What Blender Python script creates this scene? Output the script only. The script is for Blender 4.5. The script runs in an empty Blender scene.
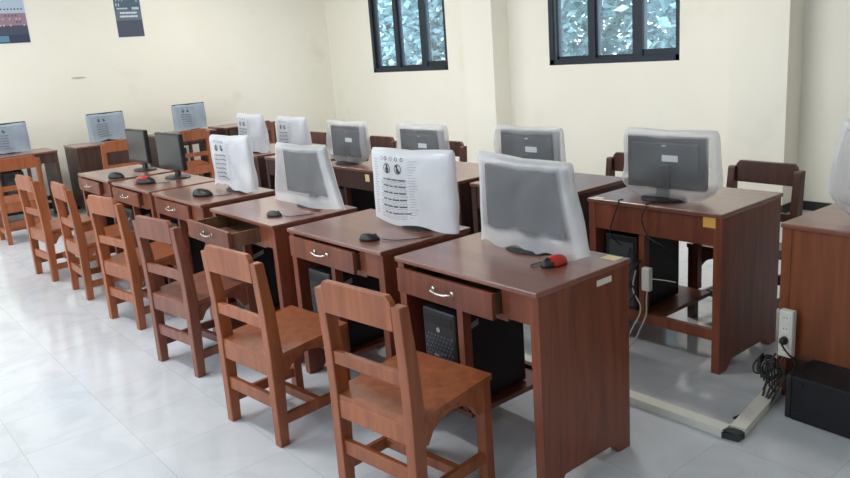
import bpy, bmesh, math, random
from mathutils import Vector, Matrix
C = bpy.context.scene.collection
PI = math.pi

# ------------------------------------------------------------------ materials
def new_mat(name):
    m = bpy.data.materials.new(name); m.use_nodes = True
    return m, m.node_tree.nodes, m.node_tree.links, m.node_tree.nodes['Principled BSDF']

def srgb(r, g, b):
    f = lambda c: (c/255/12.92) if c/255 <= .04045 else ((c/255+.055)/1.055)**2.4
    return (f(r), f(g), f(b), 1)

def plain(name, col, rough=.5, metal=0, spec=.5, bump=0, bscale=60):
    m, n, l, p = new_mat(name)
    p.inputs['Base Color'].default_value = srgb(*col)
    p.inputs['Roughness'].default_value = rough
    p.inputs['Metallic'].default_value = metal
    p.inputs['Specular IOR Level'].default_value = spec
    if bump:
        t = n.new('ShaderNodeTexNoise'); t.inputs['Scale'].default_value = bscale
        b = n.new('ShaderNodeBump'); b.inputs['Strength'].default_value = bump; b.inputs['Distance'].default_value = .002
        l.new(t.outputs['Fac'], b.inputs['Height']); l.new(b.outputs['Normal'], p.inputs['Normal'])
    return m

def wood(name, dark, light, rough=.35, stretch=(18, 18, 1.6), spec=.5, per=.12, coat=0.0):
    m, n, l, p = new_mat(name)
    tc = n.new('ShaderNodeTexCoord'); mp = n.new('ShaderNodeMapping'); mp.inputs['Scale'].default_value = stretch
    oi = n.new('ShaderNodeObjectInfo')
    add = n.new('ShaderNodeVectorMath'); add.operation = 'ADD'
    sc = n.new('ShaderNodeVectorMath'); sc.operation = 'SCALE'; sc.inputs[0].default_value = (7, 3, 5)
    l.new(oi.outputs['Random'], sc.inputs['Scale'])
    l.new(tc.outputs['Object'], add.inputs[0]); l.new(sc.outputs[0], add.inputs[1]); l.new(add.outputs[0], mp.inputs['Vector'])
    t = n.new('ShaderNodeTexNoise'); t.inputs['Scale'].default_value = 1.0; t.inputs['Detail'].default_value = 6
    t.inputs['Roughness'].default_value = .65; t.inputs['Distortion'].default_value = .6
    l.new(mp.outputs[0], t.inputs['Vector'])
    r = n.new('ShaderNodeValToRGB'); r.color_ramp.elements[0].position = .32; r.color_ramp.elements[1].position = .7
    r.color_ramp.elements[0].color = srgb(*dark); r.color_ramp.elements[1].color = srgb(*light)
    l.new(t.outputs['Fac'], r.inputs['Fac'])
    hs = n.new('ShaderNodeHueSaturation')
    mr = n.new('ShaderNodeMapRange'); mr.inputs['To Min'].default_value = 1-per; mr.inputs['To Max'].default_value = 1+per
    l.new(oi.outputs['Random'], mr.inputs['Value']); l.new(mr.outputs[0], hs.inputs['Value'])
    l.new(r.outputs['Color'], hs.inputs['Color']); l.new(hs.outputs['Color'], p.inputs['Base Color'])
    p.inputs['Roughness'].default_value = rough; p.inputs['Specular IOR Level'].default_value = spec
    p.inputs['Coat Weight'].default_value = coat; p.inputs['Coat Roughness'].default_value = .22
    b = n.new('ShaderNodeBump'); b.inputs['Strength'].default_value = .15; b.inputs['Distance'].default_value = .002
    l.new(t.outputs['Fac'], b.inputs['Height']); l.new(b.outputs['Normal'], p.inputs['Normal'])
    return m

M = {}
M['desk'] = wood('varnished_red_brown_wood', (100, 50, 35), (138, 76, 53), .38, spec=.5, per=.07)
M['desk_top'] = wood('varnished_table_top_wood', (112, 66, 54), (140, 88, 72), .30, stretch=(1.6, 16, 16), spec=.6, coat=.7, per=.05)
M['desk_orange'] = wood('orange_brown_panel_wood', (112, 60, 36), (140, 80, 50), .4)
M['desk_dark'] = wood('dark_brown_wood', (52, 33, 29), (80, 53, 45), .42, per=.06)  # desk wood with the shade between the rows put into its colour
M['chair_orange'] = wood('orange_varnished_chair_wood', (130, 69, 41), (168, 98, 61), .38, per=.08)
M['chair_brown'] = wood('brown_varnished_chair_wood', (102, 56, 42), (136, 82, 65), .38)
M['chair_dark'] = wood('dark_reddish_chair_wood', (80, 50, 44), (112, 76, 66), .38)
M['inside'] = wood('raw_drawer_wood', (84, 58, 42), (132, 96, 72), .6)
M['black'] = plain('black_plastic', (26, 27, 31), .4)
M['case'] = plain('black_painted_case', (24, 24, 30), .5, spec=.4)
M['screen'] = plain('dark_screen', (44, 48, 54), .22, spec=.5)
M['screen_back'] = plain('dark_monitor_shell', (40, 46, 54), .4)
M['chrome'] = plain('chrome', (220, 218, 215), .18, 1)
M['white_plastic'] = plain('white_plastic', (222, 222, 216), .4)
M['trunk'] = plain('off_white_trunking', (226, 226, 218), .45)
M['grey_dark'] = plain('dark_grey_plastic', (58, 60, 64), .5)
M['grille'] = plain('grey_grille_plastic', (74, 76, 84), .35)
M['red'] = plain('red_mouse_plastic', (190, 42, 34), .3)
M['cream_paper'] = plain('cream_paper', (232, 214, 170), .8)
M['yellow_paper'] = plain('yellow_paper', (222, 168, 84), .8)
M['white_paper'] = plain('white_paper', (226, 220, 212), .8)
M['grey_label'] = plain('grey_label', (150, 152, 158), .6)
M['silver_label'] = plain('white_rating_label', (215, 222, 228), .6)
M['cable_black'] = plain('black_cable_rubber', (24, 24, 26), .5)
M['cable_white'] = plain('pale_cable', (188, 186, 170), .5)
M['print'] = plain('dark_print', (52, 54, 62), .7)
M['print_faint'] = plain('faint_print', (150, 154, 164), .7)
M['frame'] = plain('dark_blue_grey_aluminium', (34, 44, 56), .4, .2)
M['baseboard'] = plain('dark_tile_skirting', (44, 40, 42), .4)
M['ceiling'] = plain('ceiling_white', (236, 236, 230), .9)
M['lamp_body'] = plain('lamp_white', (235, 235, 232), .5)

def wall_mat():
    m, n, l, p = new_mat('cream_wall_paint')
    tc = n.new('ShaderNodeTexCoord')
    t = n.new('ShaderNodeTexNoise'); t.inputs['Scale'].default_value = .8; t.inputs['Detail'].default_value = 4
    l.new(tc.outputs['Object'], t.inputs['Vector'])
    r = n.new('ShaderNodeValToRGB')
    r.color_ramp.elements[0].position = .3; r.color_ramp.elements[1].position = .7
    r.color_ramp.elements[0].color = srgb(238, 234, 221); r.color_ramp.elements[1].color = srgb(244, 240, 229)
    l.new(t.outputs['Fac'], r.inputs['Fac'])
    # faint rubbed scuffs
    t2 = n.new('ShaderNodeTexNoise'); t2.inputs['Scale'].default_value = 2.2; t2.inputs['Detail'].default_value = 7
    l.new(tc.outputs['Object'], t2.inputs['Vector'])
    r2 = n.new('ShaderNodeValToRGB'); r2.color_ramp.elements[0].position = .62; r2.color_ramp.elements[1].position = .80
    r2.color_ramp.elements[0].color = (0, 0, 0, 1); r2.color_ramp.elements[1].color = (.25, .25, .25, 1)
    l.new(t2.outputs['Fac'], r2.inputs['Fac'])
    mx = n.new('ShaderNodeMix'); mx.data_type = 'RGBA'
    l.new(r2.outputs['Color'], mx.inputs['Factor']); l.new(r.outputs['Color'], mx.inputs[6]); mx.inputs[7].default_value = srgb(200, 192, 178)
    l.new(mx.outputs[2], p.inputs['Base Color']); p.inputs['Roughness'].default_value = .7
    return m
M['wall'] = wall_mat()
M['scuff'] = plain('grey_scuff', (190, 187, 180), .8)

def floor_mat():
    m, n, l, p = new_mat('glossy_marbled_tile')
    tc = n.new('ShaderNodeTexCoord')
    sep = n.new('ShaderNodeSeparateXYZ'); l.new(tc.outputs['Object'], sep.inputs[0])
    def joint(out, off):
        a = n.new('ShaderNodeMath'); a.operation = 'ADD'; a.inputs[1].default_value = off; l.new(out, a.inputs[0])
        d = n.new('ShaderNodeMath'); d.operation = 'DIVIDE'; d.inputs[1].default_value = .4; l.new(a.outputs[0], d.inputs[0])
        f = n.new('ShaderNodeMath'); f.operation = 'FRACT'; l.new(d.outputs[0], f.inputs[0])
        s = n.new('ShaderNodeMath'); s.operation = 'LESS_THAN'; s.inputs[1].default_value = .009; l.new(f.outputs[0], s.inputs[0])
        fl = n.new('ShaderNodeMath'); fl.operation = 'FLOOR'; l.new(d.outputs[0], fl.inputs[0])
        return s.outputs[0], fl.outputs[0]
    jx, cx = joint(sep.outputs['X'], 40-.22); jy, cy = joint(sep.outputs['Y'], 40+.07)
    mxj = n.new('ShaderNodeMath'); mxj.operation = 'MAXIMUM'; l.new(jx, mxj.inputs[0]); l.new(jy, mxj.inputs[1])
    comb = n.new('ShaderNodeCombineXYZ'); l.new(cx, comb.inputs[0]); l.new(cy, comb.inputs[1])
    wn = n.new('ShaderNodeTexWhiteNoise'); wn.noise_dimensions = '3D'; l.new(comb.outputs[0], wn.inputs['Vector'])
    sc = n.new('ShaderNodeVectorMath'); sc.operation = 'SCALE'; sc.inputs['Scale'].default_value = 9
    l.new(wn.outputs['Color'], sc.inputs[0])
    ad = n.new('ShaderNodeVectorMath'); ad.operation = 'ADD'; l.new(tc.outputs['Object'], ad.inputs[0]); l.new(sc.outputs[0], ad.inputs[1])
    t = n.new('ShaderNodeTexNoise'); t.inputs['Scale'].default_value = 3.2; t.inputs['Detail'].default_value = 7
    t.inputs['Distortion'].default_value = 1.6; l.new(ad.outputs[0], t.inputs['Vector'])
    r = n.new('ShaderNodeValToRGB')
    e = r.color_ramp.elements; e[0].position = .36; e[0].color = srgb(202, 207, 215); e[1].position = .56; e[1].color = srgb(212, 216, 224)
    l.new(t.outputs['Fac'], r.inputs['Fac'])
    mx = n.new('ShaderNodeMix'); mx.data_type = 'RGBA'; l.new(mxj.outputs[0], mx.inputs['Factor'])
    l.new(r.outputs['Color'], mx.inputs[6]); mx.inputs[7].default_value = srgb(188, 193, 200)
    l.new(mx.outputs[2], p.inputs['Base Color'])
    p.inputs['Roughness'].default_value = .11; p.inputs['Specular IOR Level'].default_value = .6
    return m
M['floor'] = floor_mat()

def film(name, clear, tint=(242, 244, 250), tr=.4, fold=0.0):
    """Thin crinkled plastic film: partly clear, partly scattering."""
    m, n, l, p = new_mat(name)
    out = n['Material Output']; n.remove(p)
    td = n.new('ShaderNodeBsdfTransparent'); df = n.new('ShaderNodeBsdfDiffuse'); tl = n.new('ShaderNodeBsdfTranslucent')
    gl = n.new('ShaderNodeBsdfGlossy'); gl.inputs['Roughness'].default_value = .25
    df.inputs['Color'].default_value = srgb(*tint); tl.inputs['Color'].default_value = srgb(*tint)
    a = n.new('ShaderNodeMixShader'); a.inputs[0].default_value = tr; l.new(df.outputs[0], a.inputs[1]); l.new(tl.outputs[0], a.inputs[2])
    g = n.new('ShaderNodeMixShader'); g.inputs[0].default_value = .06; l.new(a.outputs[0], g.inputs[1]); l.new(gl.outputs[0], g.inputs[2])
    tc = n.new('ShaderNodeTexCoord'); t = n.new('ShaderNodeTexNoise'); t.inputs['Scale'].default_value = 5; t.inputs['Detail'].default_value = 5
    t.inputs['Distortion'].default_value = 1.2
    l.new(tc.outputs['Object'], t.inputs['Vector'])
    mr = n.new('ShaderNodeMapRange'); mr.inputs['From Min'].default_value = .3; mr.inputs['From Max'].default_value = .7
    mr.inputs['To Min'].default_value = max(0, 1-clear-.05); mr.inputs['To Max'].default_value = min(1, 1-clear+.05)
    l.new(t.outputs['Fac'], mr.inputs['Value'])
    at = n.new('ShaderNodeAttribute'); at.attribute_name = 'folded'      # gathered, doubled film at the sides, top and hem
    ml = n.new('ShaderNodeMath'); ml.operation = 'MULTIPLY_ADD'; ml.inputs[1].default_value = fold; ml.use_clamp = True
    l.new(at.outputs['Fac'], ml.inputs[0]); l.new(mr.outputs[0], ml.inputs[2])
    x = n.new('ShaderNodeMixShader'); l.new(ml.outputs[0], x.inputs[0]); l.new(td.outputs[0], x.inputs[1]); l.new(g.outputs[0], x.inputs[2])
    l.new(x.outputs[0], out.inputs['Surface'])
    return m
M['film_clear'] = film('clear_plastic_film', .80, fold=.36)
M['film_mid'] = film('cloudy_plastic_film', .77, fold=.48)
M['film_blue'] = film('bluish_foam_film', .16, (196, 214, 232), .35)
M['film_white'] = film('white_foam_film', .13, (244, 246, 253), .35)

def glass():
    m, n, l, p = new_mat('window_glass')
    out = n['Material Output']; n.remove(p)
    td = n.new('ShaderNodeBsdfTransparent'); td.inputs['Color'].default_value = (.90, .95, .97, 1)
    gl = n.new('ShaderNodeBsdfGlossy'); gl.inputs['Roughness'].default_value = .02
    x = n.new('ShaderNodeMixShader'); fr = n.new('ShaderNodeLayerWeight'); pw = n.new('ShaderNodeMath'); pw.operation = 'POWER'; pw.inputs[1].default_value = 4
    ma = n.new('ShaderNodeMath'); ma.operation = 'MULTIPLY_ADD'; ma.inputs[1].default_value = .6; ma.inputs[2].default_value = .03
    l.new(fr.outputs['Facing'], pw.inputs[0]); l.new(pw.outputs[0], ma.inputs[0]); l.new(ma.outputs[0], x.inputs[0]); l.new(td.outputs[0], x.inputs[1]); l.new(gl.outputs[0], x.inputs[2])
    du = n.new('ShaderNodeBsdfDiffuse'); du.inputs['Color'].default_value = srgb(205, 222, 232); y_ = n.new('ShaderNodeMixShader'); y_.inputs[0].default_value = .10
    l.new(x.outputs[0], y_.inputs[1]); l.new(du.outputs[0], y_.inputs[2]); l.new(y_.outputs[0], out.inputs['Surface'])
    return m
M['glass'] = glass()

def leafmat(name, a, b):
    m, n, l, p = new_mat(name)
    t = n.new('ShaderNodeTexNoise'); t.inputs['Scale'].default_value = 3.5; t.inputs['Detail'].default_value = 3
    tc = n.new('ShaderNodeTexCoord'); l.new(tc.outputs['Object'], t.inputs['Vector'])
    r = n.new('ShaderNodeValToRGB'); r.color_ramp.elements[0].position = .38; r.color_ramp.elements[1].position = .62
    r.color_ramp.elements[0].color = srgb(*a); r.color_ramp.elements[1].color = srgb(*b)
    l.new(t.outputs['Fac'], r.inputs['Fac']); l.new(r.outputs['Color'], p.inputs['Base Color'])
    p.inputs['Roughness'].default_value = .35
    return m
M['leaf'] = leafmat('blue_green_leaves', (80, 118, 122), (144, 176, 182))
M['leaf2'] = leafmat('pale_leaves', (112, 146, 152), (172, 198, 206))
M['bark'] = plain('grey_bark', (110, 104, 98), .8)
M['ground'] = plain('pale_yard_ground', (150, 156, 156), .9)

# ------------------------------------------------------------------ geometry helpers
def obj(name, bm, mat, parent=None, smooth=False, bevel=0):
    me = bpy.data.meshes.new(name)
    bmesh.ops.recalc_face_normals(bm, faces=bm.faces)
    bm.to_mesh(me); bm.free()
    for m in (mat if isinstance(mat, (list, tuple)) else [mat]): me.materials.append(M[m])
    if smooth:
        for p in me.polygons: p.use_smooth = True
    o = bpy.data.objects.new(name, me); C.objects.link(o)
    if bevel:
        b = o.modifiers.new('b', 'BEVEL'); b.width = bevel; b.segments = 2; b.limit_method = 'ANGLE'; b.angle_limit = .6
    if parent: o.parent = parent
    return o

def box(bm, x0, x1, y0, y1, z0, z1, mi=0):
    v = [bm.verts.new((x, y, z)) for z in (z0, z1) for y in (y0, y1) for x in (x0, x1)]
    for f in ((0, 1, 3, 2), (4, 6, 7, 5), (0, 4, 5, 1), (2, 3, 7, 6), (0, 2, 6, 4), (1, 5, 7, 3)):
        fc = bm.faces.new([v[i] for i in f]); fc.material_index = mi
    return v

def skew_box(bm, c0, c1, sx, sy):
    """post whose bottom centre is c0 and top centre is c1"""
    v = []
    for c in (c0, c1):
        for dy in (-sy/2, sy/2):
            for dx in (-sx/2, sx/2): v.append(bm.verts.new((c[0]+dx, c[1]+dy, c[2])))
    for f in ((0, 1, 3, 2), (4, 6, 7, 5), (0, 4, 5, 1), (2, 3, 7, 6), (0, 2, 6, 4), (1, 5, 7, 3)):
        bm.faces.new([v[i] for i in f])

def prism(bm, pts, axis, a0, a1):
    """polygon pts (2D) extruded along axis from a0 to a1"""
    def P(p, a):
        return {'x': (a, p[0], p[1]), 'y': (p[0], a, p[1]), 'z': (p[0], p[1], a)}[axis]
    A = [bm.verts.new(P(p, a0)) for p in pts]; B = [bm.verts.new(P(p, a1)) for p in pts]
    bm.faces.new(A); bm.faces.new(B[::-1])
    for i in range(len(pts)):
        j = (i+1) % len(pts); bm.faces.new([A[i], A[j], B[j], B[i]])

def smooth_path(pts, sub=6):
    pts = [Vector(p) for p in pts]
    if len(pts) < 3: return pts
    out = []
    for i in range(len(pts)-1):
        p0 = pts[max(i-1, 0)]; p1 = pts[i]; p2 = pts[i+1]; p3 = pts[min(i+2, len(pts)-1)]
        for k in range(sub):
            t = k/sub
            out.append(.5*((2*p1)+(-p0+p2)*t+(2*p0-5*p1+4*p2-p3)*t*t+(-p0+3*p1-3*p2+p3)*t**3))
    out.append(pts[-1]); return out

def tube(bm, pts, r, n=8, sub=6, mi=0):
    P = smooth_path(pts, sub); rings = []
    up = Vector((0, 0, 1))
    for i, p in enumerate(P):
        d = (P[min(i+1, len(P)-1)]-P[max(i-1, 0)]).normalized()
        a = d.cross(up)
        if a.length < .05: a = d.cross(Vector((1, 0, 0)))
        a.normalize(); b = d.cross(a)
        rings.append([bm.verts.new(p+r*(math.cos(2*PI*k/n)*a+math.sin(2*PI*k/n)*b)) for k in range(n)])
    for i in range(len(rings)-1):
        for k in range(n):
            bm.faces.new([rings[i][k], rings[i][(k+1) % n], rings[i+1][(k+1) % n], rings[i+1][k]]).material_index = mi
    bm.faces.new(rings[0]); bm.faces.new(rings[-1][::-1])

def lathe(bm, prof, cx=0, cy=0, sx=1, sy=1, n=32):
    rings = [[bm.verts.new((cx+r*sx*math.cos(2*PI*k/n), cy+r*sy*math.sin(2*PI*k/n), z)) for k in range(n)] for r, z in prof]
    for i in range(len(rings)-1):
        for k in range(n): bm.faces.new([rings[i][k], rings[i][(k+1) % n], rings[i+1][(k+1) % n], rings[i+1][k]])
    bm.faces.new(rings[0]); bm.faces.new(rings[-1][::-1])

def tag(o, label, cat, group=None, kind=None):
    o['label'] = label; o['category'] = cat
    if group: o['group'] = group
    if kind: o['kind'] = kind
    return o

def thing(name, label, cat, loc, rot=0, group=None):
    o = bpy.data.objects.new(name, None); C.objects.link(o); o.empty_display_size = .1
    o.location = loc; o.rotation_euler = (0, 0, rot)
    return tag(o, label, cat, group)

def struct(name, bm, mat, parent=None, **k):
    o = obj(name, bm, mat, parent, **k)
    if not parent: o['kind'] = 'structure'
    return o

def clone(root, loc, rot, label, group=None, mats=None):
    def rec(o, par):
        c = o.copy(); C.objects.link(c)
        if par: c.parent = par
        if mats and c.type == 'MESH' and c.data.materials and c.data.materials[0].name in mats:
            c.data = c.data.copy(); c.data.materials[0] = mats[c.data.materials[0].name]
        for ch in list(o.children): rec(ch, c)
        return c
    r = rec(root, None); r.location = loc; r.rotation_euler = (0, 0, rot); r['label'] = label
    if group: r['group'] = group
    return r

# ------------------------------------------------------------------ the room
XL, XR, YF, YB, H = -8.2, 3.3, -3.4, 4.6, 3.2
bm = bmesh.new(); box(bm, XL-.2, XR+.2, YF-.2, YB+.2, -.1, 0); struct('floor', bm, 'floor')
bm = bmesh.new(); box(bm, XL-.2, XR+.2, YF-.2, YB+.2, H, H+.1); struct('ceiling', bm, 'ceiling')
bm = bmesh.new(); box(bm, XL-.15, XL, YF-.15, YB+.15, 0, H)
struct('wall_left', bm, 'wall')
bm = bmesh.new(); box(bm, XR, XR+.15, YF-.15, YB+.15, 0, H); struct('wall_right', bm, 'wall')

def wall_y(name, y0, y1, holes):
    bm = bmesh.new(); x = XL
    for (a, b, z0, z1) in holes:
        box(bm, x, a, y0, y1, 0, H); box(bm, a, b, y0, y1, 0, z0); box(bm, a, b, y0, y1, z1, H); x = b
    box(bm, x, XR, y0, y1, 0, H)
    return bm
W1 = (-7.13, -5.58, 1.25, 2.45); W2 = (-3.95, -2.40, 1.255, 2.45)
bm = wall_y('wall_back', YB, YB+.15, [W1, W2])
for x0, x1 in ((-5.02, -4.54), (-1.78, -1.29)): box(bm, x0, x1, YB-.25, YB+.01, 0, H)
struct('wall_back', bm, 'wall')
WF = [(-7.2, -5.2, 1.0, 2.6), (-4.2, -2.2, 1.0, 2.6), (-1.2, .8, 1.0, 2.6)]
struct('wall_front', wall_y('wall_front', YF-.15, YF, WF), 'wall')

def window(n, W, y, inward, offs):
    x0, x1, z0, z1 = W
    bm = bmesh.new(); ya, yb = (y+.0, y+.09)
    w = x1-x0
    box(bm, x0, x1, ya, yb, z0, z0+.055); box(bm, x0, x1, ya, yb, z1-.06, z1)
    box(bm, x0, x0+.06, ya, yb, z0, z1); box(bm, x1-.04, x1, ya, yb, z0, z1)
    for a, b in offs['mull']: box(bm, x0+a, x0+b, ya+.005, yb, z0+.05, z1-.05)
    fr = struct('window_%d' % n, bm, 'frame')
    for k, (a, b, zb) in enumerate(offs['pane']):
        s = bmesh.new()
        for q in ((x0+a-.03, x0+b+.03, z0+.04, z0+zb), (x0+a-.03, x0+b+.03, z1-.11, z1-.05), (x0+a-.035, x0+a, z0+.04, z1-.05), (x0+b, x0+b+.03, z0+.04, z1-.05)):
            box(s, q[0], q[1], ya+.02, yb-.02, q[2], q[3])
        sash = obj('sash', s, 'frame', fr)
        g = bmesh.new(); box(g, x0+a-.01, x0+b+.01, ya+.042, ya+.047, z0+zb-.01, z1-.1)
        obj('pane', g, 'glass', sash)
offs = dict(mull=[(.515, .60), (1.05, 1.15)], pane=[(.12, .50, .085), (.625, 1.03, .08), (1.155, 1.50, .115)])
window(1, W1, YB, 1, offs); window(2, W2, YB, 1, offs)
for k, W in enumerate(WF):
    x0, x1, z0, z1 = W; bm = bmesh.new()
    for q in ((x0, x1, z0, z0+.06), (x0, x1, z1-.06, z1), (x0, x0+.06, z0, z1), (x1-.06, x1, z0, z1), ((x0+x1)/2-.04, (x0+x1)/2+.04, z0, z1)):
        box(bm, q[0], q[1], YF-.12, YF-.03, q[2], q[3])
    struct('window_%d' % (3+k), bm, 'frame')

bm = bmesh.new(); box(bm, XL, XL+.012, YF, YB, 0, .075); struct('baseboard_left', bm, 'baseboard')
bm = bmesh.new()
for a, b in ((XL+.012, -5.02), (-4.54, -1.78), (-1.29, XR)): box(bm, a, b, YB-.012, YB, 0, .075)
for a, b in ((-5.03, -4.53), (-1.79, -1.28)): box(bm, a, b, YB-.262, YB-.25, 0, .075)
for x in (-4.54, -1.29): box(bm, x, x+.01, YB-.25, YB-.012, 0, .075)
for x in (-5.03, -1.79): box(bm, x, x+.01, YB-.25, YB-.012, 0, .075)
struct('baseboard_back', bm, 'baseboard')
bm = bmesh.new()
random.seed(4)
for (yy, zz, a, b) in ((1.03, 1.488, .085, .013),):
    vs = [bm.verts.new((XL+.002, yy+a*math.cos(t*PI/8), zz+b*math.sin(t*PI/8))) for t in range(16)]
    bm.faces.new(vs)
struct('trim_1', bm, 'scuff')  # grey smudge on the left wall, a flat ellipse

# unseen ceiling lamps, added for smooth room light; right-hand pair unlit
for i, (x, y) in enumerate(((-6.2, -1.2), (-6.2, 2.4), (-2.4, -1.2), (-2.4, 2.4), (1.4, -1.2), (1.4, 2.4))):
    bm = bmesh.new(); box(bm, -.65, .65, -.09, .09, H-.07, H-.001)
    o = obj('ceiling_lamp', bm, 'lamp_body'); o.location = (x, y, 0)
    tag(o, 'white fluorescent batten lamp on the ceiling above the classroom', 'ceiling lamp', 'fluorescent lamps along the ceiling')
    if x > 0: continue
    L = bpy.data.lights.new('lamp_light', 'AREA'); L.shape = 'RECTANGLE'; L.size = 1.25; L.size_y = .16
    L.energy = 22; L.color = (1.0, .97, .92)
    lo = bpy.data.objects.new('lamp_light', L); C.objects.link(lo); lo.location = (x, y, H-.08); lo.parent = None

# daylight enters by the windows: portals guide the sky light
def portal(x0, x1, z0, z1, y, rx):
    L = bpy.data.lights.new('window_daylight', 'AREA'); L.shape = 'RECTANGLE'; L.size = x1-x0; L.size_y = z1-z0
    L.cycles.is_portal = True
    o = bpy.data.objects.new('window_daylight', L); C.objects.link(o); o.location = ((x0+x1)/2, y, (z0+z1)/2); o.rotation_euler = (rx, 0, 0)
for W in WF: portal(W[0], W[1], W[2], W[3], YF-.13, PI/2)
for W in (W1, W2): portal(W[0], W[1], W[2], W[3], YB+.13, -PI/2)
w = bpy.data.worlds.new('sky'); bpy.context.scene.world = w; w.use_nodes = True
nt = w.node_tree; bg = nt.nodes['Background']
bg.inputs['Color'].default_value = (.80, .92, 1.0, 1); bg.inputs['Strength'].default_value = 3.2

# ------------------------------------------------------------------ outside
bm = bmesh.new(); box(bm, -30, 15, YB+.2, 30, -.25, -.12); struct('ground', bm, 'ground')
def bush(x, y, h, w, seed, label, mat):
    rnd = random.Random(seed)
    root = thing('tree', label, 'tree', (x, y, -.12), 0, None)
    bm = bmesh.new()
    tube(bm, [(0, 0, 0), (.08, .05, h*.35), (-.05, .1, h*.8)], .07, 8)
    for k in range(6):
        a = rnd.random()*6.28; z = h*(.2+.5*rnd.random())
        tube(bm, [(0, .05, z), (math.cos(a)*w*.3, math.sin(a)*w*.3, z+.3), (math.cos(a)*w*.45, math.sin(a)*w*.45, z+.4)], .025, 6)
    obj('trunk', bm, 'bark', root)
    bm = bmesh.new()
    for k in range(3000):
        a = rnd.random()*6.28; zz = rnd.random(); rr = w*.62*math.sqrt(rnd.random())*(1-.35*abs(zz-.45))
        c = Vector((math.cos(a)*rr, math.sin(a)*rr, .15+zz*h))
        L = .10+.15*rnd.random(); wd = L*.32
        d = Vector((rnd.uniform(-1, 1), rnd.uniform(-1, 1), rnd.uniform(-.7, .5))).normalized()
        s = d.cross(Vector((rnd.uniform(-1, 1), rnd.uniform(-1, 1), 1))).normalized()*wd
        u = Vector((0, 0, -.12*L))
        vs = [bm.verts.new(c), bm.verts.new(c+d*L*.4+s), bm.verts.new(c+d*L+u), bm.verts.new(c+d*L*.4-s)]
        bm.faces.new(vs)
    obj('foliage', bm, mat, root)
trees = [(-12.0, 8.5, 3.8, 'leaf', 'leafy tree outside behind the left pane of the left window'),
         (-10.0, 8.1, 3.6, 'leaf2', 'pale tree outside behind the right pane of the left window'),
         (-7.9, 8.1, 3.4, 'leaf2', 'pale tree outside between the two windows, left of the right window'),
         (-5.95, 7.9, 3.6, 'leaf', 'green tree outside behind the left half of the right window'),
         (-4.0, 7.7, 3.7, 'leaf2', 'pale leafy tree outside behind the right half of the right window')]
for i, (x, y, h, mt, lb) in enumerate(trees): bush(x, y, h, 1.62, 20+i, lb, mt)
trees2 = [(-15.3, 11.2), (-12.5, 11.4), (-9.4, 11.2), (-6.6, 11.2)]
for i, (x, y) in enumerate(trees2):
    bush(x, y, 5, 2.5, 40+i, ['tall tree further out, leftmost behind the left window', 'tall tree further out behind the right half of the left window', 'tall tree further out behind the left half of the right window', 'tall tree further out behind the right half of the right window'][i], 'leaf' if i % 2 else 'leaf2')

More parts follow.
